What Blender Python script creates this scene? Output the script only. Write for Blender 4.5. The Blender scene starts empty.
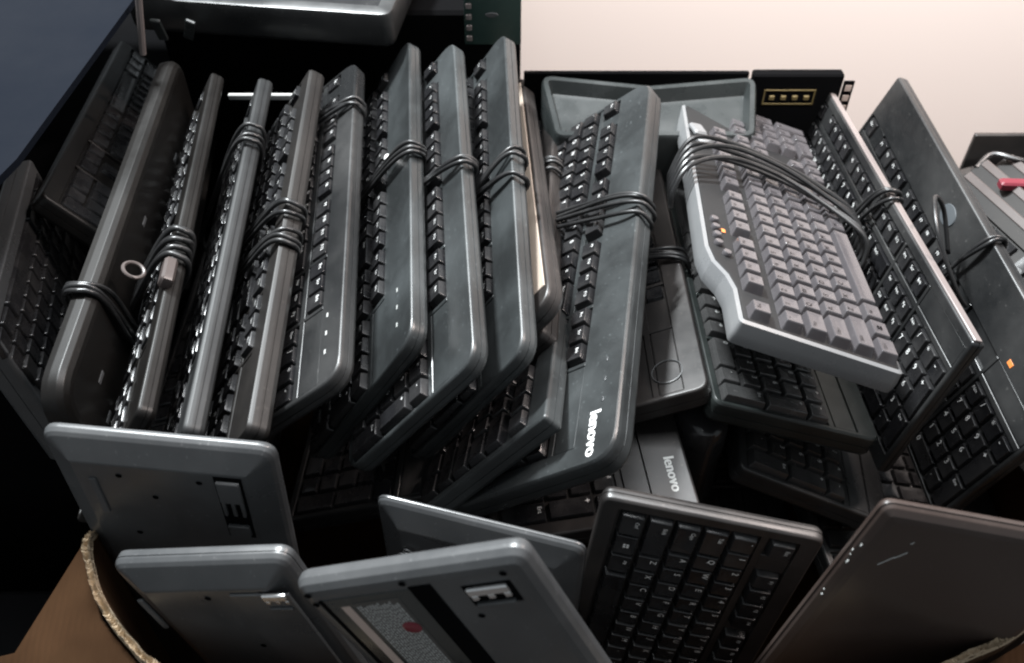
import bpy, math, random
from mathutils import Vector, Matrix
import bmesh
random.seed(7)
R = math.radians
scn = bpy.context.scene
col = scn.collection

# ------------------------------------------------------------------ measured poses: length, width, thickness, origin, axes
POSES = {
    'k4': (0.44, 0.15, 0.014, [-0.3054, 0.5953, 0.3604], [[0.1118, 0.5454, -0.8307], [-0.9937, 0.0547, -0.0978], [-0.0079, 0.8364, 0.548]]),
    'k5': (0.44, 0.15, 0.015, [-0.2539, 0.5822, 0.3591], [[0.0757, 0.4545, -0.8875], [-0.997, 0.0222, -0.0737], [-0.0138, 0.8904, 0.4549]]),
    'k6': (0.44, 0.15, 0.017, [-0.216, 0.5845, 0.3669], [[0.0551, 0.5865, -0.808], [-0.998, 0.0068, -0.0631], [-0.0315, 0.8099, 0.5857]]),
    'k7': (0.44, 0.15, 0.016, [-0.1877, 0.6174, 0.3764], [[0.0951, 0.7856, -0.6113], [-0.9953, 0.0872, -0.0428], [0.0197, 0.6125, 0.7902]]),
    'k8': (0.44, 0.17, 0.0155, [-0.1238, 0.6569, 0.3575], [[0.0834, 0.553, -0.829], [-0.9965, 0.0473, -0.0687], [0.0012, 0.8318, 0.555]]),
    'k9': (0.44, 0.16, 0.0155, [-0.0812, 0.6247, 0.379], [[0.0772, 0.6359, -0.7679], [-0.997, 0.0476, -0.0607], [-0.002, 0.7703, 0.6377]]),
    'k10': (0.44, 0.165, 0.0155, [-0.0337, 0.6505, 0.3654], [[0.0361, 0.5627, -0.8259], [-0.999, -0.0029, -0.0457], [-0.0281, 0.8267, 0.562]]),
    'k11': (0.44, 0.15, 0.018, [-0.0139, 0.6995, 0.3278], [[0.0391, 0.6422, -0.7655], [-0.9891, 0.1339, 0.0618], [0.1422, 0.7547, 0.6404]]),
    'k12': (0.44, 0.15, 0.02, [0.0016, 0.7025, 0.2985], [[-0.062, 0.6739, -0.7362], [-0.9915, 0.0426, 0.1226], [0.114, 0.7376, 0.6655]]),
    'lenovo': (0.455, 0.17, 0.022, [0.0565, 0.5991, 0.3424], [[-0.1565, 0.7378, -0.6566], [-0.9863, -0.1518, 0.0645], [-0.0521, 0.6577, 0.7515]]),
    'k15': (0.44, 0.15, 0.022, [0.097, 0.68, 0.287], [[-0.007, 0.9287, -0.3706], [-0.9957, 0.0277, 0.0882], [0.0922, 0.3697, 0.9246]]),
    'k18': (0.44, 0.15, 0.012, [0.3436, 0.6731, 0.3102], [[-0.0152, 0.2349, -0.9719], [-0.9942, 0.0996, 0.0396], [0.1061, 0.9669, 0.232]]),
    'k19': (0.44, 0.175, 0.014, [0.4027, 0.6442, 0.3059], [[0.0251, 0.3129, -0.9495], [-0.9992, -0.0208, -0.0333], [-0.0302, 0.9496, 0.3121]]),
    'k16': (0.44, 0.152, 0.024, [0.2319, 0.6592, 0.3606], [[0.0943, -0.9485, 0.3024], [0.9777, 0.1455, 0.1513], [-0.1875, 0.2814, 0.9411]]),
    'k17': (0.44, 0.15, 0.022, [0.2292, 0.6695, 0.2801], [[-0.013, 0.9569, 0.2901], [-0.9939, -0.0441, 0.101], [0.1094, -0.287, 0.9517]]),
    'k22': (0.44, 0.15, 0.022, [0.281, 0.6491, 0.2239], [[-0.1334, 0.9132, 0.3851], [-0.9907, -0.1334, -0.0269], [0.0269, -0.3851, 0.9225]]),
    'k29': (0.455, 0.165, 0.022, [0.044, 0.5988, 0.271], [[0.1065, 0.9889, -0.1041], [-0.9943, 0.107, -0.0002], [0.0109, 0.1035, 0.9946]]),
    'k14': (0.3, 0.15, 0.018, [0.0033, 0.5337, 0.3028], [[-0.1112, 0.668, -0.7358], [-0.971, 0.0848, 0.2238], [0.2118, 0.7393, 0.6392]]),
    'k23': (0.45, 0.15, 0.013, [0.1157, 0.3308, 0.1572], [[-0.0929, 0.9813, -0.1684], [-0.0395, -0.1726, -0.9842], [-0.9949, -0.0848, 0.0548]]),
    'k25': (0.44, 0.155, 0.018, [-0.2458, 0.3447, 0.2101], [[-0.0592, -0.9958, 0.0703], [-0.007, 0.0709, 0.9975], [-0.9982, 0.0586, -0.0112]]),
    'k24': (0.44, 0.15, 0.011, [0.2382, 0.2596, 0.2319], [[-0.2192, -0.9751, 0.0337], [-0.087, 0.0539, 0.9948], [-0.9718, 0.2151, -0.0966]]),
    'k26': (0.42, 0.125, 0.021, [-0.1505, 0.266, 0.194], [[0.2296, -0.9672, 0.1083], [-0.0512, 0.0991, 0.9938], [-0.9719, -0.2337, -0.0268]]),
    'k27': (0.44, 0.15, 0.015, [0.0271, 0.2231, 0.2515], [[0.4049, -0.905, 0.1302], [-0.1114, 0.0925, 0.9895], [-0.9075, -0.4152, -0.0633]]),
    'k28': (0.44, 0.15, 0.0155, [-0.028, 0.3227, 0.1499], [[-0.0121, -0.9647, 0.2632], [0.0039, 0.2632, 0.9647], [-0.9999, 0.0127, 0.0006]]),
    'k3': (0.45, 0.13, 0.02, [-0.3233, 0.6184, 0.3688], [[0.0682, 0.02, -0.9975], [-0.9974, -0.02, -0.0686], [-0.0213, 0.9996, 0.0186]]),
    'k1': (0.44, 0.148, 0.02, [-0.4057, 0.8161, 0.3239], [[0.1934, 0.6605, 0.7255], [-0.9623, -0.0165, 0.2716], [0.1914, -0.7506, 0.6324]]),
    'k2': (0.24, 0.148, 0.022, [-0.4202, 0.558, 0.3537], [[0.2546, 0.1129, 0.9604], [-0.9639, -0.0501, 0.2614], [0.0776, -0.9923, 0.096]]),
    'k21a': (0.44, 0.15, 0.022, [0.489, 0.5565, 0.2854], [[0.1957, 0.6887, -0.6981], [-0.9761, 0.2052, -0.0711], [0.0943, 0.6954, 0.7124]]),
    'k21b': (0.44, 0.15, 0.022, [0.5139, 0.5771, 0.2858], [[0.1946, 0.6893, -0.6979], [-0.9765, 0.2032, -0.0716], [0.0925, 0.6954, 0.7126]]),
    'k21c': (0.44, 0.15, 0.022, [0.5441, 0.5871, 0.2855], [[0.1917, 0.6897, -0.6982], [-0.977, 0.2015, -0.0691], [0.093, 0.6955, 0.7125]]),
    'k32': (0.44, 0.15, 0.022, [-0.1083, 0.6389, 0.2343], [[-0.0522, 0.9283, -0.3681], [-0.9985, -0.0542, 0.0049], [-0.0154, 0.3678, 0.9298]]),
    'k36': (0.44, 0.15, 0.022, [0.1935, 0.6534, 0.1195], [[0.0091, 0.9999, 0.0123], [-1.0, 0.0091, 0.0007], [0.0006, -0.0123, 0.9999]]),
    'k37': (0.44, 0.15, 0.022, [0.3866, 0.6861, 0.1579], [[0.0058, 0.9714, 0.2374], [-0.9999, 0.0086, -0.011], [-0.0127, -0.2373, 0.9714]]),
    'k33': (0.44, 0.15, 0.022, [-0.084, 0.5969, 0.2132], [[0.2352, 0.8907, 0.3889], [-0.9715, 0.2268, 0.0682], [-0.0275, -0.3939, 0.9187]]),
    'k34': (0.44, 0.15, 0.022, [-0.2871, 0.6883, 0.2007], [[0.0012, 0.9417, -0.3365], [-0.9995, -0.0098, -0.0308], [-0.0323, 0.3364, 0.9412]]),
    'k35': (0.44, 0.15, 0.022, [0.3293, 0.558, 0.1533], [[0.108, 0.97, 0.2179], [-0.9941, 0.1059, 0.0212], [-0.0025, -0.2189, 0.9757]]),
}


# ------------------------------------------------------------------ materials
def new_mat(name):
    m = bpy.data.materials.new(name); m.use_nodes = True
    return m, m.node_tree, m.node_tree.nodes['Principled BSDF']

def plastic(name, base, rough=.42, dust=.5, dustcol=(.16, .155, .15), bump=.08, scale=1.0, spec=.5, metallic=0, smear=.25):
    m, nt, b = new_mat(name); N = nt.nodes; Lk = nt.links
    tc = N.new('ShaderNodeTexCoord')
    n1 = N.new('ShaderNodeTexNoise'); n1.inputs['Scale'].default_value = 9*scale; n1.inputs['Detail'].default_value = 8; n1.inputs['Roughness'].default_value = .62
    n2 = N.new('ShaderNodeTexNoise'); n2.inputs['Scale'].default_value = 1400; n2.inputs['Detail'].default_value = 2
    n3 = N.new('ShaderNodeTexNoise'); n3.inputs['Scale'].default_value = 260; n3.inputs['Detail'].default_value = 3
    info = N.new('ShaderNodeObjectInfo')
    add = N.new('ShaderNodeVectorMath'); add.operation = 'ADD'
    Lk.new(tc.outputs['Object'], add.inputs[0]); Lk.new(info.outputs['Location'], add.inputs[1])
    for n in (n1, n2, n3): Lk.new(add.outputs[0], n.inputs['Vector'])
    r1 = N.new('ShaderNodeValToRGB'); r1.color_ramp.elements[0].position = .42; r1.color_ramp.elements[1].position = .78
    Lk.new(n1.outputs['Fac'], r1.inputs['Fac'])
    # specks of dust
    r3 = N.new('ShaderNodeValToRGB'); r3.color_ramp.elements[0].position = .66; r3.color_ramp.elements[1].position = .74
    Lk.new(n3.outputs['Fac'], r3.inputs['Fac'])
    mx = N.new('ShaderNodeMath'); mx.operation = 'MULTIPLY'; mx.inputs[1].default_value = dust*.45
    Lk.new(r1.outputs['Color'], mx.inputs[0])
    ms = N.new('ShaderNodeMath'); ms.operation = 'MULTIPLY_ADD'; ms.inputs[1].default_value = dust*.5
    Lk.new(r3.outputs['Color'], ms.inputs[0]); Lk.new(mx.outputs[0], ms.inputs[2])
    # fine scratches and rubbed streaks
    mp = N.new('ShaderNodeMapping'); mp.inputs['Scale'].default_value = (14, 420, 90); mp.inputs['Rotation'].default_value = (.7, .5, 1.0)
    Lk.new(add.outputs[0], mp.inputs['Vector'])
    n4 = N.new('ShaderNodeTexNoise'); n4.inputs['Scale'].default_value = 1.0; n4.inputs['Detail'].default_value = 4; Lk.new(mp.outputs[0], n4.inputs['Vector'])
    r4 = N.new('ShaderNodeValToRGB'); r4.color_ramp.elements[0].position = .67; r4.color_ramp.elements[1].position = .73; Lk.new(n4.outputs['Fac'], r4.inputs['Fac'])
    m4 = N.new('ShaderNodeMath'); m4.operation = 'MULTIPLY_ADD'; m4.inputs[1].default_value = dust*.07; m4.use_clamp = True
    Lk.new(r4.outputs['Color'], m4.inputs[0]); Lk.new(ms.outputs[0], m4.inputs[2]); ms = m4
    mc = N.new('ShaderNodeMix'); mc.data_type = 'RGBA'
    mc.inputs['A'].default_value = (*base, 1); mc.inputs['B'].default_value = (*dustcol, 1)
    Lk.new(ms.outputs[0], mc.inputs['Factor'])
    Lk.new(mc.outputs['Result'], b.inputs['Base Color'])
    mr = N.new('ShaderNodeMapRange'); mr.inputs['To Min'].default_value = max(.08, rough-smear*.4); mr.inputs['To Max'].default_value = rough+smear*.6
    Lk.new(n1.outputs['Fac'], mr.inputs['Value']); mr.inputs['From Min'].default_value = .3; mr.inputs['From Max'].default_value = .75
    Lk.new(mr.outputs['Result'], b.inputs['Roughness'])
    b.inputs['Specular IOR Level'].default_value = spec; b.inputs['Metallic'].default_value = metallic
    if bump:
        bp = N.new('ShaderNodeBump'); bp.inputs['Strength'].default_value = bump; bp.inputs['Distance'].default_value = .0004
        Lk.new(n2.outputs['Fac'], bp.inputs['Height']); Lk.new(bp.outputs[0], b.inputs['Normal'])
    return m

M = {
 'black': plastic('black_plastic', (.011, .0115, .012), .34, .4),
 'cool': plastic('cool_black_plastic', (.0175, .0192, .0197), .36, .5, (.15, .17, .175)),
 'green': plastic('greenish_black_plastic', (.010, .012, .0117), .34, .4, (.11, .13, .12)),
 'brown': plastic('brownish_black_plastic', (.014, .0128, .0125), .38, .4, (.16, .13, .115)),
 'grey': plastic('grey_plastic', (.042, .044, .046), .34, .5, (.2, .2, .2)),
 'silver': plastic('silver_plastic', (.15, .153, .157), .30, .3, (.3, .29, .27)),
 'key': plastic('key_plastic', (.011, .011, .012), .27, .3, (.13, .125, .12), bump=.12, scale=3),
 'keygloss': plastic('worn_key_plastic', (.035, .035, .035), .2, .35, (.15, .14, .14), bump=.1, scale=3, spec=.8),
 'keyworn': plastic('dusty_key_plastic', (.066, .061, .065), .2, .4, (.17, .155, .155), bump=.1, scale=3, spec=.85),
 'gloss': plastic('gloss_black_plastic', (.012, .012, .013), .14, .25, bump=.02),
 'cable': plastic('cable_rubber', (.013, .013, .0135), .34, .2, bump=.05, scale=3),
 'tan': plastic('tan_plastic', (.36, .30, .25), .4, .5, (.28, .22, .17)),
 'rim_tan': plastic('yellowed_plastic', (.17, .145, .14), .30, .5, (.2, .17, .15)),
 'navy': plastic('navy_painted_sheet', (.0022, .0036, .0070), .8, .4, (.006, .009, .014), bump=.05, scale=.5, spec=.08),
 'white': plastic('white_print', (.75, .75, .74), .4, .1, bump=0),
 'dimwhite': plastic('grey_print', (.38, .39, .38), .4, .1, bump=0),
 'pale': plastic('pale_pink_sheet', (.86, .765, .72), .8, .06, (.75, .66, .62), bump=.02, scale=.4),
 'red': plastic('red_plastic', (.14, .014, .026), .35, .3, (.25, .08, .08)),
 'orange': plastic('orange_plastic', (.65, .2, .05), .4, .1),
 'gold': plastic('gold_contact', (.15, .11, .04), .5, .3, metallic=.3),
 'metal': plastic('shiny_metal', (.6, .6, .6), .25, .2, metallic=.9, bump=.02),
 'tray': plastic('smoky_plastic', (.020, .023, .023), .25, .4, (.10, .11, .11), bump=.02),
 'pcb': plastic('circuit_board', (.015, .035, .03), .4, .5, (.08, .12, .1)),
 'rubber': plastic('rubber_pad', (.05, .052, .055), .7, .4),
 'label': plastic('paper_label', (.045, .043, .04), .5, .3),
 'labelpink': plastic('pinkish_sticker', (.42, .33, .29), .5, .3),
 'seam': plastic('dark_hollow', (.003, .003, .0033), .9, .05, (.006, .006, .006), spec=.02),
 'darkbrown': plastic('dark_brown_plastic', (.005, .0044, .004), .44, .2, (.05, .042, .035), spec=.25),
 'warm': plastic('worn_warm_black_plastic', (.030, .021, .018), .36, .45, (.09, .07, .06)),
 'matte': plastic('matte_black_deck', (.007, .007, .0075), .6, .25, (.08, .075, .07), spec=.3),
 'strip': plastic('brownish_edge_strip', (.060, .048, .045), .4, .3, (.1, .08, .07)),
 'softbrown': plastic('rough_brownish_black', (.009, .008, .0075), .50, .35, (.09, .078, .068), smear=.1, spec=.32),
 'softgrey': plastic('rough_grey_black', (.010, .0105, .011), .48, .35, (.10, .10, .10), smear=.1, spec=.32),
 'badge': plastic('badge_grey', (.07, .078, .085), .4, .3),
 'floor': plastic('floor_dark', (.035, .03, .028), .7, .6, (.07, .06, .05)),
}
def cardboard():
    m, nt, b = new_mat('cardboard'); N = nt.nodes; Lk = nt.links
    tc = N.new('ShaderNodeTexCoord')
    w = N.new('ShaderNodeTexWave'); w.inputs['Scale'].default_value = 55; w.inputs['Distortion'].default_value = 1.2; w.bands_direction = 'X'
    n = N.new('ShaderNodeTexNoise'); n.inputs['Scale'].default_value = 14; n.inputs['Detail'].default_value = 9
    Lk.new(tc.outputs['Object'], w.inputs['Vector']); Lk.new(tc.outputs['Object'], n.inputs['Vector'])
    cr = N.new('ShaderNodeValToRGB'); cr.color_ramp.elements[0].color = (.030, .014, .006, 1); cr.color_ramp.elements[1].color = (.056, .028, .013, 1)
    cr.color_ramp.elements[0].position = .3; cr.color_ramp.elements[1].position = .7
    Lk.new(n.outputs['Fac'], cr.inputs['Fac']); Lk.new(cr.outputs['Color'], b.inputs['Base Color'])
    bp = N.new('ShaderNodeBump'); bp.inputs['Strength'].default_value = .25; bp.inputs['Distance'].default_value = .001
    Lk.new(w.outputs['Fac'], bp.inputs['Height']); Lk.new(bp.outputs[0], b.inputs['Normal']); b.inputs['Roughness'].default_value = .9; b.inputs['Specular IOR Level'].default_value = .1
    return m
M['card'] = cardboard()
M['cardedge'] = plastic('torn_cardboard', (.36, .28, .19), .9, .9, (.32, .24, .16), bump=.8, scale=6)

# ------------------------------------------------------------------ mesh helpers
class MB:
    def __init__(s): s.v = []; s.f = []; s.m = []
    def add(s, verts, faces, mi=0, mat=None):
        o = len(s.v)
        s.v += [tuple(mat @ Vector(v)) if mat else tuple(v) for v in verts]
        s.f += [tuple(i+o for i in f) for f in faces]; s.m += [mi]*len(faces)
    def loft(s, loops, mi=0, cap0=True, cap1=True, mat=None, closed=True):
        n = len(loops[0]); V = [p for l in loops for p in l]; Fc = []
        for k in range(len(loops)-1):
            for i in range(n if closed else n-1):
                j = (i+1) % n
                Fc.append((k*n+i, k*n+j, (k+1)*n+j, (k+1)*n+i))
        if cap0: Fc.append(tuple(reversed(range(n))))
        if cap1: Fc.append(tuple((len(loops)-1)*n+i for i in range(n)))
        s.add(V, Fc, mi, mat)
    def box(s, x0, x1, y0, y1, z0, z1, bv=.0006, mi=0, mat=None):
        pl = [(x0, y0), (x1, y0), (x1, y1), (x0, y1)]
        L = [(bv, z0), (0, z0+bv), (0, z1-bv), (bv, z1)]
        s.loft([[(x, y, z) for x, y in rloop(pl, i, bv*1.5, 2)] for i, z in sup(L, min(.0005, bv*.6))], mi, mat=mat)
    def tube(s, pts, r, seg=8, mi=0, closed=False):
        pts = [Vector(p) for p in pts]; n = len(pts); loops = []
        up = Vector((.13, .31, .94)); prev = None
        for i, p in enumerate(pts):
            a = pts[(i-1) % n] if (closed or i) else p; b = pts[(i+1) % n] if (closed or i < n-1) else p
            t = (b-a).normalized()
            if prev is None: u = t.cross(up).normalized()
            else: u = (prev - t*prev.dot(t)).normalized()
            prev = u; w = t.cross(u)
            loops.append([tuple(p + (u*math.cos(q)+w*math.sin(q))*r) for q in [2*math.pi*k/seg for k in range(seg)]])
        if closed: loops.append(loops[0]); s.loft(loops, mi, False, False)
        else: s.loft(loops, mi)
    def mesh(s, name, mats, ang=.7):
        me = bpy.data.meshes.new(name); me.from_pydata(s.v, [], s.f); me.validate(clean_customdata=False)
        for m in mats: me.materials.append(m)
        if len(mats) > 1 and len(me.polygons) == len(s.m): me.polygons.foreach_set('material_index', s.m)
        bm = bmesh.new(); bm.from_mesh(me); bmesh.ops.recalc_face_normals(bm, faces=bm.faces); bm.to_mesh(me); bm.free()
        me.polygons.foreach_set('use_smooth', [True]*len(me.polygons)); me.set_sharp_from_angle(angle=ang)
        return me

def offset_poly(pl, d):
    n = len(pl); out = []
    for i in range(n):
        p0, p1, p2 = Vector(pl[i-1]), Vector(pl[i]), Vector(pl[(i+1) % n])
        a = (p1-p0).normalized(); b = (p2-p1).normalized()
        na = Vector((-a.y, a.x)); nb = Vector((-b.y, b.x))
        k = 1+na.dot(nb)
        out.append(p1 + (na+nb)*(d/k))
    return out
def rloop(pl, inset, r, seg=4):
    q = offset_poly(pl, inset); n = len(q); out = []
    r = max(r-inset, .0003) if inset > 0 else r
    for i in range(n):
        p0, p1, p2 = q[i-1], q[i], q[(i+1) % n]
        a = (p0-p1).normalized(); b = (p2-p1).normalized()
        ang = a.angle(b); t = min(r/math.tan(ang/2), (p0-p1).length*.45, (p2-p1).length*.45)
        A = p1+a*t; B = p1+b*t
        for k in range(seg+1):
            s_ = k/seg
            out.append(tuple(A*(1-s_)**2+p1*2*s_*(1-s_)+B*s_**2))
    return out
def sup(R_, d=.0005, cap=True):
    # extra rings close to every bevel, so that flat faces shade flat
    out = []
    if cap: out.append((R_[0][0]+d, R_[0][1]))
    for a, b in zip(R_, R_[1:]):
        out.append(a); l = math.hypot(b[0]-a[0], b[1]-a[1])
        if l > d*3.2:
            k = d/l; out += [(a[0]+(b[0]-a[0])*k, a[1]+(b[1]-a[1])*k), (b[0]-(b[0]-a[0])*k, b[1]-(b[1]-a[1])*k)]
    out.append(R_[-1])
    if cap: out.append((R_[-1][0]+d, R_[-1][1]))
    return out
def rect(x0, x1, y0, y1): return [(x0, y0), (x1, y0), (x1, y1), (x0, y1)]

def link(name, me, parent=None, loc=None, label=None, kind=None):
    o = bpy.data.objects.new(name, me); col.objects.link(o)
    if parent: o.parent = parent
    if loc is not None: o.location = loc
    if label: o['label'] = label
    if kind: o['kind'] = kind
    return o
def tag(o, label, cat, group=None):
    o['label'] = label; o['category'] = cat
    if group: o['group'] = group
    return o

def text_geo(s, size, cache={}):
    k = (s, size)
    if k not in cache:
        c = bpy.data.curves.new('t', 'FONT'); c.body = s; c.size = size; c.align_x = 'CENTER'; c.align_y = 'CENTER'; c.resolution_u = 2
        o = bpy.data.objects.new('t', c); col.objects.link(o)
        dg = bpy.context.evaluated_depsgraph_get(); ev = o.evaluated_get(dg); me = ev.to_mesh()
        cache[k] = ([tuple(v.co) for v in me.vertices], [tuple(p.vertices) for p in me.polygons])
        ev.to_mesh_clear(); bpy.data.objects.remove(o); bpy.data.curves.remove(c)
    return cache[k]

# ------------------------------------------------------------------ keys
U = .01905
STY = {'step': dict(gap=.0022, taper=.0021, h=.0088), 'tall': dict(gap=.0009, taper=.0019, h=.0078), 'flat': dict(gap=.0022, taper=.0009, h=.0040), 'mid': dict(gap=.0012, taper=.0015, h=.0062)}
KM = {}
def key_mesh(style, w, h, leg, matn):
    k = (style, w, h, leg, matn)
    if k in KM: return KM[k]
    S = STY[style]; W = w*U-S['gap']; H = h*U-S['gap']; t = S['taper']; z = S['h']
    pl = rect(-W/2, W/2, -H/2, H/2)
    def sh(l, d, sx=0): return [(x, y+d*.0005, z_) for x, y, z_ in l]
    L = []
    for i, zz, r in ((0, 0, .0015), (.0003, .0012, .0018), (.0003+t*.92*.06, .0012+(z-.0019)*.06, .0018), (t*.92*.94, z-.0007-(z-.0019)*.06, .0016), (t*.92, z-.0007, .0016), (t+.00025, z-.0001, .0017), (t+.0009, z-.00012, .0018), (t+.0035, z-.0006, .002)):
        pts = rloop(pl, i, r+i*.5, 3)
        L.append([(x, y + (zz/z)*.0005, zz) for x, y in pts])
    mb = MB(); mb.loft(L)
    if leg == 'WIN':
        for a in (-1, 1):
            for b in (-1, 1): mb.box(a*.0012-.0009, a*.0012+.0009, b*.0012-.0009+.001, b*.0012+.0009+.001, z, z+.0001, .00003, 1)
    elif leg:
        V, Fc = text_geo(leg, (.0082 if style == 'flat' else .0064) if len(leg) < 2 else (.0048 if style == 'flat' else .0040))  # legend print enlarged; its white also stands in for glints on key edges
        lx = -W/2+t+.0040+(0 if len(leg) < 2 else .0008*len(leg)); ly = H/2-t-.0035
        mb.add([(x+lx, y+ly, z+.00012) for x, y, _ in V], Fc, 1)
    me = mb.mesh('key_%s' % style, [M[matn], M['white' if matn != 'keyworn' else 'seam']], .6)
    KM[k] = me; return me

def layout():
    K = []; yf = lambda r: (r+.5)*U
    def row(r, ws, legs, x=0):
        for w, l in zip(ws, legs):
            K.append((x+w*U/2, yf(r), w, 1, l)); x += w*U
    row(0, [1.25]*3+[6.25]+[1.25]*4, ['Ctrl', 'WIN', 'Alt', '', 'Alt', 'WIN', '=', 'Ctrl'])
    row(1, [2.25]+[1]*10+[2.75], ['Shift']+list('ZXCVBNM,./')+['Shift'])
    row(2, [1.75]+[1]*11+[2.25], ['Caps']+list("ASDFGHJKL;'")+['Enter'])
    row(3, [1.5]+[1]*12+[1.5], ['Tab']+list('QWERTYUIOP[]')+['\\'])
    row(4, [1]*13+[2], list('`1234567890-=')+['Back'])
    f = 5.35*U
    def frow(x, legs):
        for l in legs: K.append((x+U/2, f+U/2, 1, 1, l)); x += U
    frow(0, ['Esc']); frow(2*U, ['F1', 'F2', 'F3', 'F4']); frow(6.5*U, ['F5', 'F6', 'F7', 'F8']); frow(11*U, ['F9', 'F10', 'F11', 'F12'])
    frow(15.25*U, ['Prt', 'Scr', 'Brk'])
    n = 15.25*U
    row(4, [1]*3, ['Ins', 'Hm', 'Pg'], n); row(3, [1]*3, ['Del', 'End', 'Pg'], n); row(1, [1], ['\u2191'], n+U); row(0, [1]*3, ['\u2190', '\u2193', '\u2192'], n)
    p = 18.5*U
    row(4, [1]*4, ['Nm', '/', '*', '-'], p); row(3, [1]*3, ['7', '8', '9'], p); row(2, [1]*3, ['4', '5', '6'], p); row(1, [1]*3, ['1', '2', '3'], p)
    row(0, [2, 1], ['0', '.'], p)
    K.append((p+3.5*U, 3*U, 1, 2, '+')); K.append((p+3.5*U, 1*U, 1, 2, 'Ent'))
    return K
LAY = layout()
SPANX = 22.5*U; SPANY = 6.35*U

def body_mesh(L, W, T, mat, rc=.008, mb_=.008, ml=None, poly=None, back='plain', top_bev=.002, well=.0035, zb=.0, edge=.002, divs=True, offx=0, span=22.5):
    pl = poly or rect(-L/2, L/2, -W/2, W/2)
    g = MB()
    if back == 'panel': rings = [(.020, 0), (.0185, .0004), (.0035, .0085), (.0012, .0105), (0, .0135)]
    elif back == 'soft': rings = [(.010, 0), (.006, .0008), (.002, .0035), (0, .0075)]
    else: rings = [(.004, 0), (.0015, .0012), (0, .004)]
    gz = max(rings[-1][1]+.001, T*.5)
    if gz < T-edge-.003: rings += [(0, gz), (.0006, gz+.0002), (.0006, gz+.0006), (0, gz+.0008)]
    rings += [(0, T-edge-.001), (.0004, T-edge*.55), (.0014, T-edge*.15), (top_bev, T)]
    loops = [[(x, y, z) for x, y in rloop(pl, i, rc, 5)] for i, z in sup(rings)]
    if well and poly is None:
        x0 = -span*U/2-.0015+offx; x1 = span*U/2+.0015+offx; y0 = -W/2+mb_-.0015; y1 = y0+SPANY+.003
        for d, z in ((-.0005, T), (0, T), (.0004, T-.0006), (.0006, T-well), (.0011, T-well)):
            loops.append([(x, y, z) for x, y in rloop(rect(x0, x1, y0, y1), d, .002, 5)])
        g.loft(loops)
        if divs and span > 20:
            x0 += .0015; y0 += .0015
            zt = T-.0006
            g.box(x0+15.03*U, x0+15.22*U, y0-.001, y1-.001, T-well-.001, zt, .0004)
            g.box(x0+18.28*U, x0+18.47*U, y0-.001, y1-.001, T-well-.001, zt, .0004)
            g.box(x0-.001, x1-.001, y0+5.04*U, y0+5.31*U, T-well-.001, zt-.0003, .0004)
            g.box(x0+1.04*U, x0+1.96*U, y0+5.3*U, y1-.001, T-well-.001, zt-.0005, .0004)
            g.box(x0+15.25*U, x0+18.25*U, y0+2.04*U, y0+2.96*U, T-well-.001, zt-.0005, .0004)
            g.box(x0+18.5*U, x0+22.5*U, y0+5.36*U, y1-.001, T-well-.001, zt-.0005, .0004)
    else: g.loft(loops)
    return g.mesh('case', [mat] if not isinstance(mat, list) else mat)

def pose(n):
    L, W, T, t, A = POSES[n]
    m = Matrix(((A[0][0], A[0][1], A[0][2], t[0]), (A[1][0], A[1][1], A[1][2], t[1]), (A[2][0], A[2][1], A[2][2], t[2]), (0, 0, 0, 1)))
    return L, W, T, m

def wrap_pts(x, W, T, slant, bulge, ph, full=True, n=40, lift=.007):
    """one turn of cable round the keyboard's section"""
    a = W/2+bulge; z0 = -.003-bulge*.3; z1 = T+lift+bulge*.4
    zc = (z0+z1)/2; b = (z1-z0)/2
    out = []
    for k in range(n):
        q = 2*math.pi*k/n
        c, s_ = math.cos(q), math.sin(q)
        e = .32
        y = a*math.copysign(abs(c)**.42, c); z = zc+b*math.copysign(abs(s_)**.6, s_)
        out.append((x + slant*y/W + .0016*math.sin(2*q+ph) + .0012*math.sin(3*q+2*ph), y, z))
    return out
def cable_mesh(wraps, W, T, r=.0022, extra=(), lift=.007):
    g = MB(); rnd = random.Random(int(abs(wraps[0][0])*1e4)+3)
    for (x, n, sp, sl) in wraps:
        for i in range(n):
            g.tube(wrap_pts(x+(i-(n-1)/2)*sp+rnd.uniform(-.0014, .0014), W, T, sl+rnd.uniform(-.016, .016), .003+rnd.uniform(0, .0035), rnd.uniform(0, 6), lift=lift), r, 8, closed=True)
    for pts in extra: g.tube(smooth(pts), r, 8)
    return g.mesh('cable', [M['cable']], 3)
def smooth(pts, n=8):
    P = [Vector(p) for p in pts]; P = [P[0]*2-P[1]]+P+[P[-1]*2-P[-2]]; out = []
    for i in range(1, len(P)-2):
        for k in range(n):
            t = k/n; a, b, c, d = P[i-1:i+3]
            out.append(.5*((2*b)+(-a+c)*t+(2*a-5*b+4*c-d)*t*t+(-a+3*b-3*c+d)*t**3))
    out.append(P[-2]); return out

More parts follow.
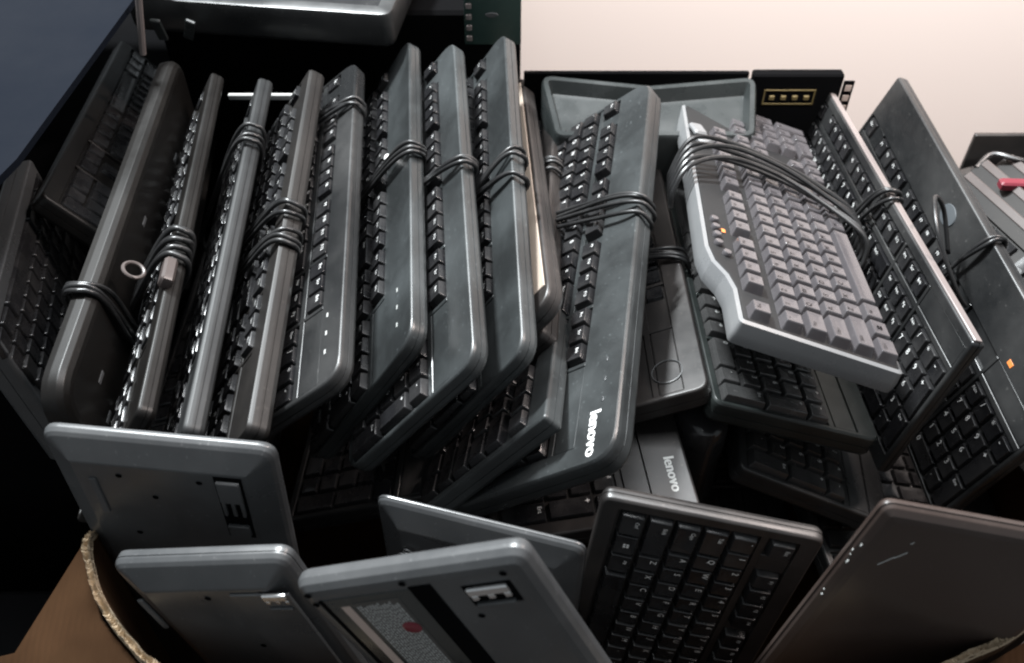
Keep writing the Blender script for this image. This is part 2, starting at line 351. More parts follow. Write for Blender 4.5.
rj = random.Random(21)
GRP = 'computer keyboards packed in the carton'
def keyboard(n, label, mat='black', style='tall', keymat='key', legends=True, keys=True, mb_=.008, offx=0, wraps=None, rc=.008, back='plain', poly=None, far=-1, bulk=(0,), extra=(), lift=.007, r=.0020, cabmat=None, top_bev=.002, edge=.002, divs=True, keyz=0, drop=None, span=22.5):
    L, W, T, m = pose(n)
    e = bpy.data.objects.new('keyboard', None); col.objects.link(e); e.matrix_world = m; e.empty_display_size = .02
    tag(e, label, 'keyboard', GRP)
    if keys: mb_ = min(mb_, W-SPANY-.004)
    c = link('case', body_mesh(L, W, T, M[mat], rc, mb_, poly=poly, back=back, well=.0035 if keys else 0, offx=offx, top_bev=top_bev, edge=edge, divs=divs, span=span), e)
    if keys:
        order = sorted([k for k in LAY if k[0] < span*U], key=lambda k: k[0]*(1 if far < 0 else -1))   # far keys first
        stuff = MB(); z = T-.0035+keyz
        x0 = -span*U/2+offx; y0 = -W/2+mb_
        if poly: z = T
        for i, (x, y, w, h, leg) in enumerate(order):
            p = (x0+x, y0+y, z)
            if drop and drop(p): continue
            me = key_mesh(style, w, h, leg if legends else '', keymat)
            if i < 4:
                o = len(stuff.v); stuff.v += [tuple(v.co+Vector(p)) for v in me.vertices]
                for f in me.polygons: stuff.f.append(tuple(v+o for v in f.vertices)); stuff.m.append(f.material_index)
            else:
                o_ = link('key', me, e, (p[0], p[1], p[2]+rj.uniform(-.0003, .0004))); o_.rotation_euler = (R(rj.uniform(-1.6, 1.6)), R(rj.uniform(-1.6, 1.6)), R(rj.uniform(-.6, .6)))
        if stuff.v: link('keys', stuff.mesh('keys', [M[keymat], M['white']]), e, kind='stuff')
    if wraps: link('cable', cable_mesh(wraps, W, T, r, extra, lift), e)
    return e, L, W, T
def part(name, parent, mb, mats, label=None):
    return link(name, mb.mesh(name, [M[q] for q in mats]), parent, label=label)
def leds(e, W, T, x, mb_=.008, y=None, n=3, matn='dimwhite'):
    y = W/2-.016 if y is None else y
    for i in range(n):
        g = MB(); g.box(-.0022, .0022, -.0008, .0008, 0, .0004, .0001); o = part('indicator_light', e, g, [matn]); o.location = (x+i*.019, y, T+.00002)
def logo(e, s, x, y, z, size, matn='white', name='logo'):
    V, Fc = text_geo(s, size); g = MB()
    # a slightly bold word: the same outline laid three times side by side, each 0.05 mm higher
    for k, d in enumerate((-.0006, 0, .0006)): g.add([(a+x+d, b+y, z+.00015+k*.00005) for a, b, _ in V], Fc)
    return part(name, e, g, [matn])

# ------------------------------------------------------------------ the row of keyboards
keyboard('k4', 'dark dusty keyboard with a tightly coiled cable bundle and pinkish plug', 'darkbrown', 'flat', wraps=[(.045, 7, .0048, .004)], r=.0024)
e4 = bpy.data.objects['keyboard']
g = MB(); g.box(-.013, .013, -.0065, .0065, -.005, .005, .002); o = part('plug', e4, g, ['strip']); o.location = (.085, .078, .014)
g = MB(); g.tube([(math.cos(q)*.008, 0, math.sin(q)*.008) for q in [2*math.pi*k/20 for k in range(20)]], .0016, 8, closed=True); o = part('cable_ring', e4, g, ['strip']); o.location = (.075, .06, .036)
keyboard('k5', 'thin upright keyboard with worn grey top edge and cable looped near its far end', 'softgrey', 'flat', wraps=[(-.118, 3, .006, .01)], edge=.004)
keyboard('k6', 'upright keyboard with brownish smooth top edge and two cable loops round its middle', 'softbrown', 'mid', wraps=[(-.02, 3, .006, .02), (.02, 3, .005, .03)], edge=.005)
e, L, W, T = keyboard('k7', 'keyboard with white marked keys and rounded lit corner, cable wrapped near the far end', 'black', 'flat', wraps=[(-.145, 3, .005, .03)], rc=.02, mb_=.006)
leds(e, W, T, .15)
e, L, W, T = keyboard('k8', 'keyboard with wide bare grey top strip and three indicator dots at its near corner', 'cool', 'tall', wraps=[(-.025, 3, .006, .03)], rc=.022, mb_=.004)
g = MB(); g.box(-.004, .004, -.003, .003, -.001, .0045, .0015); o = part('cable_tie', e, g, ['white']); o.location = (-.036, .052, T+.0035)
leds(e, W, T, .15, y=W/2-.022)

keyboard('k9', 'keyboard with tall greenish grey keys at its near end, right of the bare strip one', 'cool', 'tall', wraps=[(-.026, 3, .006, .035)], rc=.020, mb_=.010, legends=True)
keyboard('k10', 'keyboard with crossed cable strands over its wide grey strip, beside the pale streaked one', 'cool', 'tall', wraps=[(-.005, 2, .006, .05), (.01, 2, .006, -.03)], rc=.020, mb_=.008)
e, L, W, T = keyboard('k11', 'keyboard with a tan faded face and bright streak, wedged behind the crossed cable strands', 'brown', keys=False, rc=.022)
g = MB(); g.box(-.2, .20, .040, .071, T-.0002, T+.0012, .0005); part('palm_strip', e, g, ['tan'])
keyboard('k12', 'short visible keyboard end with a brown cable wrapped round, beside the big branded one', 'brown', 'mid', legends=False, wraps=[(-.06, 4, .005, .02)], edge=.004)
e, L, W, T = keyboard('lenovo', 'large keyboard with white lenovo lettering at its lower right corner', 'cool', 'tall', wraps=[(-.06, 4, .0055, .05)], rc=.024, mb_=.010, offx=-.006, edge=.004, top_bev=.002)
logo(e, 'lenovo', .2015, .0635, T, .0145)
leds(e, W, T, .135, n=3, matn='grey')
e, L, W, T = keyboard('k15', 'keyboard with plain near end marked by a faint circle, below the silver edged one', 'brown', 'flat', legends=False, wraps=[(.03, 4, .0045, .02)], rc=.012, mb_=.008, drop=lambda p: p[0] > .10)
g = MB(); g.tube([(math.cos(q)*.013, math.sin(q)*.013, 0) for q in [2*math.pi*k/28 for k in range(28)]], .0005, 6, closed=True); o = part('logo', e, g, ['grey']); o.location = (.19, .044, T)
for i in range(4):
    g = MB(); g.box(-.002, .002, -.0006, .0006, 0, .0005, .0001); o = part('indicator_light', e, g, ['dimwhite']); o.location = (.10+.018*i, .02+.004*(i % 2), T)

# silver edged keyboard
L, W, T, m = pose('k16')
pl = [(-L/2, -W/2), (L/2, -W/2), (L/2, W/2), (-L/2+.100, W/2), (-L/2+.078, W/2-.004), (-L/2+.062, W/2-.014), (-L/2+.045, W/2-.0185), (-L/2, W/2-.0185)]
def drop16(p): return False
e = bpy.data.objects.new('keyboard', None); col.objects.link(e); e.matrix_world = m; e.empty_display_size = .02
tag(e, 'silver edged black keyboard lying face up on the pile with cable strands across it', 'keyboard', GRP)
g = MB()
g.loft([[(x, y, z) for x, y in rloop(pl, i, .006, 5)] for i, z in [(.006, 0), (.001, .002), (0, .006), (0, T-.012), (.0012, T-.003), (.004, T-.0015), (.0045, T-.004)]])
part('case', e, g, ['silver'])
g = MB(); g.loft([[(x, y, z) for x, y in rloop(pl, i, .006, 5)] for i, z in [(.0050, T-.006), (.0052, T-.0022), (.007, T-.0012)]]); part('top_plate', e, g, ['matte'])
kx, ky = -SPANX/2, -W/2+.0055
cnt = 0; st = MB()
for (x, y, w, h, leg) in sorted(LAY, key=lambda k: -k[0]):
    me = key_mesh('step', w, h, leg, 'keyworn'); p = (kx+x, ky+y, T-.0015)
    if cnt < 4:
        o_ = len(st.v); st.v += [tuple(v.co+Vector(p)) for v in me.vertices]
        for f in me.polygons: st.f.append(tuple(v+o_ for v in f.vertices)); st.m.append(f.material_index)
    else: link('key', me, e, p)
    cnt += 1
link('keys', st.mesh('keys', [M['keyworn'], M['seam']]), e, kind='stuff')
for i in range(5):
    g = MB(); n_ = 16
    rr = [[(math.cos(q)*r_, math.sin(q)*r_, z) for q in [2*math.pi*k/n_ for k in range(n_)]] for r_, z in ((.0040, 0), (.0040, .003), (.0032, .004), (.0018, .0042))]
    g.loft(rr); o = part('media_button', e, g, ['keyworn']); o.location = (-.072-.0135*i, W/2-.0125-(.006 if i > 3 else 0), T-.0015)
g = MB(); g.box(-.003, .003, -.0018, .0018, 0, .0006, .0002); o = part('indicator_light', e, g, ['orange']); o.location = (-.086, W/2-.020, T-.001)
for (x, y, a) in ((.118, .064, .3), (.096, .058, -.6)):
    g = MB(); g.box(-.011, .011, -.0075, .0075, 0, .006, .002, mat=Matrix.Rotation(a, 4, 'Z')); o = part('silver_block', e, g, ['silver']); o.location = (x, y, T-.001)  # two small silver blocks, turned at angles, on the upper margin
g = MB()
for i in range(5):
    sx = (i-2)*.0105; hz = (.006, .0, .010, .003, .008)[i]
    g.tube(smooth([(.005+sx, .088, -.004), (.008+sx, .092, T*.5), (.022+sx, .084, T+.010+.002*i), (.040+sx*.8, .05, T+.014+hz), (.040+sx*.6, .0, T+.013+hz), (.026+sx*.9, -.045, T+.012+hz*.5), (.002+sx*1.1, -.084, T+.009), (-.010+sx, -.093, T*.6), (-.012+sx, -.088, -.004)]), .0023, 8)
part('cable', e, g, ['cable'])

keyboard('k17', 'keyboard with thick near edge and glinting tall keys, beneath the silver edged one', 'green', 'tall', 'keygloss', rc=.010, edge=.004)
e, L, W, T = keyboard('k18', 'keyboard with pinkish grey long top edge, standing right of the silver edged one', 'black', 'flat', wraps=[(-.02, 3, .007, .05)], edge=.002, rc=.004, mb_=.019)
g = MB(); g.box(-L/2+.002, L/2-.002, W/2-.0005, W/2+.0016, .0045, T-.001, .0006); part('edge_trim', e, g, ['rim_tan'])
e, L, W, T = keyboard('k19', 'large dark keyboard with wide plain border and oval badge, rightmost in the carton', 'black', 'flat', wraps=[(.03, 2, .007, .02)], rc=.004, mb_=.006,
    extra=[[(.03, .055, .03), (.01, .085, .05), (.02, .10, .075), (.06, .09, .08), (.09, .06, .05), (.085, .045, .028)]], drop=lambda p: p[1] > .028 and p[0] > .03)
g = MB(); g.loft([[(math.cos(q)*.013*s_, math.sin(q)*.0095*s_, z) for q in [2*math.pi*k/24 for k in range(24)]] for s_, z in ((1, 0), (.96, .0008), (.5, .001))]); o = part('oval_badge', e, g, ['badge']); o.location = (-.021, .062, T+.0002)
g = MB(); g.box(-.0035, .0035, -.0022, .0022, 0, .0006, .0002); o = part('indicator_light', e, g, ['orange']); o.location = (.150, .048, T)
keyboard('k22', 'keyboard lying low in the pile between the facing keyboard and the thick edged one', 'black', 'tall', 'keygloss', rc=.008)
e, L, W, T = keyboard('k29', 'brownish keyboard with small lenovo lettering lying low under the large lettered one', 'brown', 'flat', rc=.012, drop=lambda p: p[0] > .165 and p[1] > .03)
logo(e, 'lenovo', .188, .0675, T, .0125, 'dimwhite')
keyboard('k14', 'compact keyboard with flat grey side edge leaning on the large lettered one', 'cool', 'tall', legends=False, rc=.004, edge=.002, span=15)
e, L, W, T = keyboard('k3', 'long keyboard seen from behind with rounded bright corner, leftmost upright in the row', 'darkbrown', keys=False, rc=.028, wraps=[(.108, 3, .006, .03)], edge=.011, top_bev=.010, back='soft')
for (x, y) in ((.17, .02), (.185, -.01), (.0, .03), (-.12, .01)):
    g = MB(); g.box(-.006, .006, -.002, .002, -.0006, .0006, .0003); o = part('screw_cover', e, g, ['rubber']); o.location = (x, y, 0)
keyboard('k1', 'smooth wristrest keyboard in the shadow under the navy sheet', 'darkbrown', 'flat', legends=False, keymat='key', mb_=.016, rc=.008)
keyboard('k2', 'keyboard with pale grey front edge at the left border of the picture', 'grey', 'flat', legends=False, mb_=.014, rc=.004, span=12)
for n, l, mm in (('k21a', 'brownish keyboard nearest the carton in the neighbouring stack', 'softbrown'), ('k21b', 'middle brownish keyboard of the neighbouring stack on the right', 'softbrown'), ('k21c', 'brownish keyboard beside the red bar in the neighbouring stack', 'softbrown')):
    e, L, W, T = keyboard(n, l, mm, 'flat', legends=False, keymat='key', rc=.005)
    g = MB(); g.box(-L/2+.004, L/2-.004, W/2-.007, W/2+.0015, T*.35, T+.0012, .0008); part('edge_trim', e, g, ['strip'])
    g = MB(); g.box(-L/2+.004, L/2-.004, W/2-.0005, W/2+.001, .001, .0045, .0004); part('edge_trim', e, g, ['strip'])
keyboard('k32', 'keyboard lying flat and deep under the row, its near edge above the grey one', 'black', 'flat', legends=False)
keyboard('k33', 'keyboard deep in the gap behind the short grey backed one', 'black', 'flat', legends=False)
keyboard('k34', 'keyboard deep in the shadow behind the bright edged upturned one', 'black', 'flat', legends=False)
keyboard('k35', 'keyboard deep in the gap at the right, behind the plain upturned back', 'black', 'flat', legends=False)

keyboard('k36', 'keyboard at the bottom of the pile below the glossy rounded casing', 'black', 'flat', legends=False)
keyboard('k37', 'keyboard at the bottom of the pile under the rightmost ones', 'black', 'flat', legends=False)
# ------------------------------------------------------------------ the upright ones at the front
keyboard('k23', 'black keyboard standing upright at the front with its lettered keys facing out', 'brown', 'mid', rc=.008, mb_=.014, far=1, edge=.003, offx=0)

def screw(e, x, y, r=.0022):
    g = MB(); g.loft([[(math.cos(q)*r*s_, math.sin(q)*r*s_, z) for q in [2*math.pi*k/12 for k in range(12)]] for s_, z in ((1, -.0004), (.7, -.0006), (.5, .0008))]); o = part('screw', e, g, ['seam']); o.location = (x, y, 0)
def flip_foot(e, x, y, w=.030, l=.05, tab='grey', fl=False):
    g = MB(); g.box(-l/2, l/2, -w/2, w/2, -.0004, .0006, .0002); a = part('foot_recess', e, g, ['seam']); a.location = (x, y, 0)
    g = MB(); g.box(-l*.45, -l*.12, -w*.42, w*.42, -.0030, -.0002, .0008); g.box(-l*.12, l*.10, -w*.40, -w*.26, -.0026, -.0002, .0006); g.box(-l*.12, l*.10, w*.26, w*.40, -.0026, -.0002, .0006); g.box(-l*.12, l*.10, -w*.07, w*.07, -.0024, -.0002, .0005)
    o = part('flip_foot', a, g, [tab])
    g = MB(); g.box(l*.26, l*.44, -w*.4, w*.4, -.0034, -.0002, .0008); o = part('foot_pad', a, g, ['grey'])
    return a
e, L, W, T = keyboard('k25', 'upturned keyboard with bright top edge and a flip foot, standing at the front left', 'grey', keys=False, rc=.012, back='panel')
flip_foot(e, -.163, -.046, .019, .072)
for x, y in ((-.190, .028), (-.190, -.026), (-.168, .008), (-.12, .03)): screw(e, x, y)
g = MB(); g.box(-.02, .02, -.0025, .0025, -.0015, .0004, .0006); o = part('rubber_foot', e, g, ['rubber']); o.location = (-.165, .047, 0)
e, L, W, T = keyboard('k26', 'upturned keyboard with thick rounded end in front of the bright edged one', 'grey', keys=False, rc=.010, back='panel')
a = flip_foot(e, -.178, -.047, .020, .020, 'metal')
for x, y in ((-.182, .001), (-.12, -.01)): screw(e, x, y)
g = MB(); g.box(-.018, .018, -.0022, .0022, -.0015, .0004, .0006); o = part('rubber_foot', e, g, ['rubber']); o.location = (-.165, .050, 0)
g = MB(); g.box(-.187, .16, -.058, -.016, -.0016, .0005, .001); part('raised_panel', e, g, ['grey'])
e, L, W, T = keyboard('k27', 'upturned keyboard with a printed label and red mark in its recessed middle', 'grey', keys=False, rc=.010, back='soft', edge=.004)
g = MB(); g.box(-.206, .02, .000, .060, -.0005, .0003, .0002); part('recess', e, g, ['tray'])
g = MB(); g.box(-.208, .03, -.013, .0015, -.0007, .0003, .0002); part('recess', e, g, ['seam'])
g = MB(); g.box(-.206, .03, .0595, .063, -.0007, .0003, .0002); part('recess', e, g, ['seam'])
g = MB(); g.box(-.198, .0, .0455, .0515, -.0010, -.0004, .0001); part('sticker', e, g, ['labelpink'])
g = MB(); g.box(-.200, -.02, .012, .043, -.0009, -.0004, .0001)
rnd = random.Random(5)
for i in range(14):
    y = .0145+i*.002
    xx = -.198+rnd.uniform(0, .004)
    while xx < -.06:
        w_ = rnd.uniform(.0015, .005); g.box(xx, xx+w_, y, y+.0009, -.0011, -.0008, .0001, 1); xx += w_+.001
lb = part('label', e, g, ['label', 'dimwhite'])
g = MB(); g.loft([[(math.cos(q)*.006*s_, math.sin(q)*.006*s_, z) for q in [2*math.pi*k/20 for k in range(20)]] for s_, z in ((1, -.0012), (.9, -.0015))]); o = part('red_mark', lb, g, ['red']); o.location = (-.170, .0185, 0)
flip_foot(e, -.192, -.044, .030, .020, 'metal')
for x, y in ((-.2125, .066), (-.2115, .003), (-.2085, -.058), (-.203, .066), (-.172, -.028)): screw(e, x, y)
e, L, W, T = keyboard('k28', 'short grey backed keyboard half hidden behind the labelled upturned one', 'grey', keys=False, rc=.010, back='panel')
g = MB()
for i, (x, y) in enumerate(((-.178, .05), (-.172, .054), (-.175, .046), (-.169, .048))): g.tube([(x+.003*math.cos(q), y+.003*math.sin(q), -.002-.0005*i) for q in [2*math.pi*k/14 for k in range(14)]], .0007, 6, closed=True)
part('metal_clip', e, g, ['metal'])
e, L, W, T = keyboard('k24', 'plain upturned keyboard back with scratches, standing at the front right', 'warm', keys=False, rc=.008, back='soft', edge=.004)
g = MB()
for i, (x, y, l) in enumerate(((-.186, .044, .010), (-.180, .049, .008), (-.174, .053, .005), (-.196, .045, .003))): g.tube([(x, y, 0), (x+l*.7, y+l*.5, -.0001)], .00035, 6)
part('scratch_mark', e, g, ['dimwhite'])
g = MB()
rnd = random.Random(4)
for i in range(6):
    x = -.19+rnd.uniform(0, .07); q_ = rnd.uniform(.0003, .0008); yy = W/2-rnd.uniform(.0002, .0022)
    g.box(x, x+q_*rnd.uniform(1, 5), yy-q_, yy, .0003+max(0, .0025-(W/2-yy)*1.2), .0009+max(0, .0030-(W/2-yy)*1.2), .0001)
part('chipped_edge', e, g, ['dimwhite'])

# rounded casing deep between the keyboards
g = MB()
c0 = Vector((.162, .485, 0)); L_ = []
for z, s_ in ((.0, .92), (.15, .96), (.285, 1), (.297, .97), (.304, .88), (.307, .7)):
    L_.append([(c0.x+math.cos(q)*.024*s_, c0.y+math.sin(q)*.034*s_, z) for q in [2*math.pi*k/32 for k in range(32)]])
g.loft(L_)
o = link('round_casing', g.mesh('round_casing', [M['gloss']])); tag(o, 'glossy black rounded casing standing deep between the brownish lettered keyboard and the facing one', 'casing')

# ------------------------------------------------------------------ carton
rim = [(-.345, .90, .10), (-.345, .70, .10), (-.338, .52, .12), (-.322, .40, .26), (-.306, .345, .328), (-.292, .312, .332), (-.277, .290, .33), (-.253, .266, .33), (-.221, .245, .332), (-.12, .218, .325), (0, .207, .32), (.12, .213, .32), (.20, .226, .325), (.249, .238, .332), (.293, .255, .33), (.343, .277, .333), (.42, .34, .325), (.475, .45, .31), (.49, .60, .29), (.49, .90, .25), (.15, .915, .22), (-.15, .915, .15)]
P = smooth(rim+[rim[0]], 90)
rnd = random.Random(11)
g = MB(); ins, out, tin, tout = [], [], [], []
n = len(P)
for i, p in enumerate(P):
    t = (P[(i+1) % n]-P[i-1]); t.z = 0; t.normalize(); nrm = Vector((t.y, -t.x, 0))
    z = p.z+rnd.uniform(-.001, .001); w = .0024
    a = p+nrm*w; b = p-nrm*w
    ins.append((b.x, b.y, -.095)); out.append((a.x, a.y, -.095)); tin.append((b.x, b.y, z)); tout.append((a.x, a.y, z+rnd.uniform(-.0015, .0015)))
carton = bpy.data.objects.new('cardboard_box', None); col.objects.link(carton); carton.location = (.07, .55, -.095)
tag(carton, 'brown corrugated carton with torn rim holding all the keyboards', 'box')
def put(name, mb, mats, parent=None, base=None, ang=.7):
    o = link(name, mb.mesh(name, [M[q] for q in mats], ang), parent)
    if parent and base is not None: o.matrix_parent_inverse = Matrix.Translation(-Vector(base))
    return o
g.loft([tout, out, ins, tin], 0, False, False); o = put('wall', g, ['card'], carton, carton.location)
g = MB(); L_ = []; wa = wb = wc = 0.0
for k in range(0, n):
    p = P[k]; t = (P[(k+1) % n]-P[k-1]); t.z = 0; t.normalize(); nrm = Vector((t.y, -t.x, 0)); zz = max(tin[k][2], tout[k][2])
    u_ = rnd.uniform
    wa = wa*.86+u_(-.0005, .0005); wb = wb*.9+u_(-.0005, .0005); wc = wc*.97+u_(-.0003, .0003)
    ha = .0008+abs(wa)*1.6+wc; hb = .0006+abs(wb)*1.8+wc
    L_.append([tuple(p+nrm*.0029+Vector((0, 0, zz-p.z-.004))), tuple(p+nrm*(.0022+wb*.6)+Vector((0, 0, zz-p.z+ha))), tuple(p+nrm*.0008+Vector((0, 0, zz-p.z-.0012+u_(-.0006, .0006)))), tuple(p-nrm*.0006+Vector((0, 0, zz-p.z-.0006+u_(-.0006, .0009)))), tuple(p-nrm*(.0018+wa*.6)+Vector((0, 0, zz-p.z+hb))), tuple(p-nrm*.0029+Vector((0, 0, zz-p.z-.004)))])
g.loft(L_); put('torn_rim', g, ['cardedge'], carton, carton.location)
def sheet(pts, th, bv=0):
    g = MB(); pts = [Vector(p) for p in pts]; nn = (pts[1]-pts[0]).cross(pts[2]-pts[0]).normalized()
    g.loft([[tuple(p) for p in pts], [tuple(p-nn*th) for p in pts]]); return g
# outward flaps at the two front corners
g = sheet([(-.3085, .350, .322), (-.352, .281, .28), (-.44, .262, .272), (-.45, .17, .2), (-.28, .14, .2), (-.225, .238, .318), (-.281, .287, .318)], .005)
put('flap', g, ['card'], carton, carton.location)
g = sheet([(.24, .228, .318), (.30, .248, .318), (.352, .274, .318), (.43, .334, .31), (.52, .24, .22), (.36, .12, .20), (.26, .13, .20)], .005)
put('flap', g, ['card'], carton, carton.location)
g = MB(); g.box(-.36, .50, .20, .93, -.1, -.0945, .001); put('base', g, ['card'], carton, carton.location)

# ------------------------------------------------------------------ surroundings
g = MB(); g.box(-4, 4, -2, 5, -.12, -.101, .001); o = link('floor', g.mesh('floor', [M['floor']]), kind='structure')

navy = sheet([(-.345, 1.15, .5), (-.357, .84, .5), (-.370, .56, .5), (-.378, .52, .5), (-.425, .47, .495), (-1.3, .30, .48), (-1.3, 1.15, .5)], .006)
o = link('navy_sheet', navy.mesh('navy_sheet', [M['navy']])); tag(o, 'flat navy blue sheet with a thin pale edge at the upper left', 'sheet')
# black equipment case left, small grey box in front
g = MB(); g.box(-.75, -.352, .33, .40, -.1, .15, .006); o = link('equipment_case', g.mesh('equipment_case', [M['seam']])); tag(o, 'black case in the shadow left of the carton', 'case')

g = MB(); g.box(-1.0, -.425, .50, 1.25, -.1, .30, .004); o = link('gap_dark_block', g.mesh('gap_dark_block', [M['seam']])); tag(o, 'added near-black block keeping the gap under the navy sheet dark', 'cabinet')  # block added so the gap reads as dark instead of lit floor
# monitor lying at the back
L0, W0, T0 = .285, .24, .040
mroot = bpy.data.objects.new('flat_monitor', None); col.objects.link(mroot); mroot.location = (-.246, .995, .44); mroot.rotation_euler = (R(4), 0, R(-8)); tag(mroot, 'dark grey monitor lying on its back behind the row, cut by the upper border', 'monitor')
pl = rect(-L0/2, L0/2, -W0/2, W0/2); g = MB()
g.loft([[(x, y, z) for x, y in rloop(pl, i, .012, 5)] for i, z in [(.006, 0), (.001, .004), (0, .008), (0, T0-.004), (.0015, T0-.0008), (.004, T0), (.016, T0), (.017, T0-.003), (.018, T0-.009)]]); link('bezel', g.mesh('bezel', [M['black']]), mroot)
g = MB(); g.box(-L0/2+.0185, L0/2-.0185, -W0/2+.0185, W0/2-.0185, T0-.012, T0-.0085, .0005); link('screen', g.mesh('screen', [M['gloss']]), mroot)
# black rack below/behind
g = MB(); g.box(-.40, .01, .955, 1.4, -.1, .425, .004); o = link('black_cabinet', g.mesh('black_cabinet', [M['seam']])); tag(o, 'black cabinet under the lying monitor', 'cabinet')
for i, (x, rz) in enumerate(((-.361, .1), (-.330, .45))):
    g = MB(); g.box(-.005, .005, -.002, .002, -.017, .017, .001); o = link('plastic_clip', g.mesh('plastic_clip', [M['tray']])); o.location = (x, .862, .452); o.rotation_euler = (.5, rz, 0)
    tag(o, ['pale green plastic clip hanging under the monitor corner, the left one', 'pale green plastic clip hanging under the monitor corner, the right one'][i], 'clip', 'pale clips under the monitor')
g = MB(); g.box(-.292, -.215, .816, .820, .398, .4045, .001); o = link('white_bar', g.mesh('white_bar', [M['dimwhite']])); tag(o, 'thin white plastic bar behind the tops of the upright keyboards', 'bar')
g = MB(); g.tube([(-.358, .80, .459), (-.351, .8, .49), (-.3435, .80, .524)], .0032, 8); o = link('brown_strip', g.mesh('brown_strip', [M['rim_tan']])); tag(o, 'narrow brownish strip between the navy sheet and the monitor corner', 'strip')
# green circuit board beside the monitor
pc = bpy.data.objects.new('circuit_board', None); col.objects.link(pc); pc.location = (-.02, .93, .40); tag(pc, 'dark green circuit board standing between the monitor and the pale sheet', 'circuit board')
g = MB(); g.box(-.032, .030, -.002, .002, 0, .13, .0004); link('board', g.mesh('board', [M['pcb']]), pc)
for k in range(9):
    g = MB(); g.box(-.003, .003, -.003, 0, -.003, .003, .0006); o = link('component', g.mesh('component', [M['rim_tan']]), pc, (-.027, -.0015, .008+.0125*k))
g = MB(); g.loft([[(math.cos(q)*.008*s_, y, math.sin(q)*.003*s_) for q in [2*math.pi*k/16 for k in range(16)]] for s_, y in ((1, 0), (.8, -.002))]); o = link('component', g.mesh('component', [M['rubber']]), pc, (-.002, -.0015, .035))

# pale sheet at the back
g = sheet([(.012, 1.35, -.10), (1.3, 1.35, -.10), (1.3, 1.35, .9), (.012, 1.35, .9)], -.012)
o = link('pale_sheet', g.mesh('pale_sheet', [M['pale']])); tag(o, 'large pale pinkish sheet standing behind the carton at the upper right', 'sheet')

# smoky tray behind the large lettered keyboard
tr = MB()
pl = [(.045, .80), (.255, .80), (.268, .885), (.150, .872), (.03, .888)]
tr.loft([[(x, y, z+.25*(y-.8)) for x, y in rloop(pl, i, .012, 6)] for i, z in ((.004, .27), (0, .275), (0, .362), (.002, .365), (.007, .365), (.009, .360), (.012, .352))])
o = link('plastic_tray', tr.mesh('plastic_tray', [M['tray']])); tag(o, 'smoky greenish plastic tray behind the large lettered keyboard', 'tray')
g = MB(); g.box(.013, .262, .893, .899, -.09, .385, .001); o = link('dark_board', g.mesh('dark_board', [M['seam']])); tag(o, 'black board standing just behind the smoky tray', 'board')
dr = bpy.data.objects.new('drive_unit', None); col.objects.link(dr); dr.location = (.315, .905, .25); tag(dr, 'black metal drive box with a yellow framed row of gold contacts', 'drive')
g = MB(); g.box(-.050, .050, -.02, -.006, -.34, .137, .002); link('housing', g.mesh('housing', [M['seam']]), dr)
g = MB()
for a in ((-.034, .020, .101, .1025), (-.034, .020, .118, .1195)): g.box(a[0], a[1], -.0215, -.0205, a[2], a[3], .0002)
g.box(-.0355, -.034, -.0215, -.0205, .101, .1195, .0002); g.box(.020, .0215, -.0215, -.0205, .101, .1195, .0002); link('yellow_frame', g.mesh('yellow_frame', [M['gold']]), dr)
for k in range(4):
    g = MB(); g.box(-.0032, .0032, -.0024, 0, -.0028, .0028, .0008); link('contact', g.mesh('contact', [M['gold']]), dr, (-.026+k*.0128, -.0205, .110))
g = MB(); g.box(.0502, .062, -.021, -.019, .04, .130, .0003)
link('perforated_strip', g.mesh('perforated_strip', [M['seam']]), dr)
for k in range(6):
    g = MB(); g.box(-.0035, .0035, -.001, 0, -.0038, .0038, .0005); link('strip_window', g.mesh('strip_window', [M['labelpink']]), dr, (.056, -.0212, .122-.0125*k))

# neighbouring carton on the right
nb = bpy.data.objects.new('second_carton', None); col.objects.link(nb); nb.location = (.7, .7, -.1); tag(nb, 'dark brown neighbouring carton at the right border holding brownish keyboards', 'box')
g = MB(); g.box(.545, 1.1, .90, .906, -.1, .30, .001); put('back_wall', g, ['brown'], nb, nb.location)
g = MB(); g.box(.50, 1.1, .55, .90, -.1, .10, .001); put('base', g, ['brown'], nb, nb.location)
g = MB(); g.box(.53, .80, .80, .89, .10, .27, .01); o = link('brown_pack', g.mesh('brown_pack', [M['brown']])); tag(o, 'brownish plastic pack behind the red bar', 'pack')
g = MB(); g.box(-.07, .07, -.006, .006, -.005, .005, .002); o = link('red_bar', g.mesh('red_bar', [M['red']])); o.location = (.572, .750, .338); o.rotation_euler = (0, 0, R(-3)); tag(o, 'short red plastic bar lying on the brownish keyboards at the right', 'bar')
g = MB(); g.tube(smooth([(.50, .80, .325), (.52, .815, .332), (.54, .80, .336), (.58, .79, .332), (.64, .80, .33)]), .003, 8); o = link('loose_cable', g.mesh('loose_cable', [M['cable']])); tag(o, 'loose dark cable lying above the red bar', 'cable')

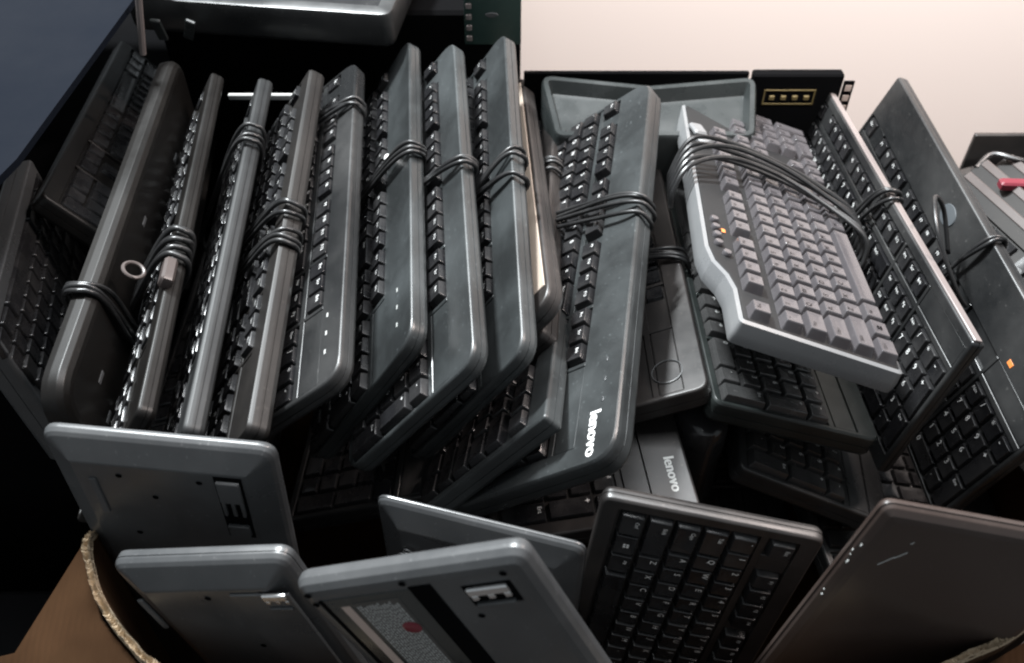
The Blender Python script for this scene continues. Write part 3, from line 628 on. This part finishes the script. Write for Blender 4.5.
# ------------------------------------------------------------------ camera, light
cam = bpy.data.cameras.new('Camera'); co = bpy.data.objects.new('Camera', cam); col.objects.link(co); scn.camera = co
co.location = (0, 0, .90); co.rotation_euler = (R(90-46), 0, 0); cam.sensor_width = 36; cam.lens = 900/1024*36; cam.clip_end = 50; cam.clip_start = .02
w = bpy.data.worlds.new('World'); scn.world = w; w.use_nodes = True
w.node_tree.nodes['Background'].inputs['Color'].default_value = (.86, .94, 1, 1); w.node_tree.nodes['Background'].inputs['Strength'].default_value = .33
def area(name, loc, tgt, sx, sy, power, colr):
    l = bpy.data.lights.new(name, 'AREA'); l.shape = 'RECTANGLE'; l.size = sx; l.size_y = sy; l.energy = power; l.color = colr
    o = bpy.data.objects.new(name, l); col.objects.link(o); o.location = loc; o.rotation_euler = (Vector(tgt)-Vector(loc)).to_track_quat('-Z', 'Y').to_euler()
area('ceiling_lamp', (-.7, 1.5, 2.3), (0, .6, .3), .4, .09, 135, (.93, .98, 1))
area('ceiling_panel', (.1, 1.1, 2.7), (.05, .6, .35), 1.3, 1.0, 52, (.96, .98, 1))
area('ceiling_lamp_warm', (1.2, 1.0, 2.0), (.3, .6, .35), .10, .5, 30, (1, .86, .80))
l = bpy.data.lights.new('sheet_fill_spot', 'SPOT'); l.energy = 96; l.spot_size = R(50); l.spot_blend = .5; l.color = (1, .96, .93); l.shadow_soft_size = .1  # unseen spot, added only to brighten the pale sheet
o = bpy.data.objects.new('sheet_fill_spot', l); col.objects.link(o); o.location = (.45, .45, 1.5); o.rotation_euler = (Vector((.42, 1.35, .42))-o.location).to_track_quat('-Z', 'Y').to_euler()
scn.view_settings.view_transform = 'Standard'; scn.view_settings.look = 'None'; scn.view_settings.exposure = .35; scn.view_settings.gamma = 1
scn.render.engine = 'CYCLES'; scn.cycles.max_bounces = 6; scn.cycles.filter_width = 2.1
cam.dof.use_dof = True; cam.dof.focus_distance = .72; cam.dof.aperture_fstop = 7
try: scn.cycles.use_denoising = True
except Exception: pass
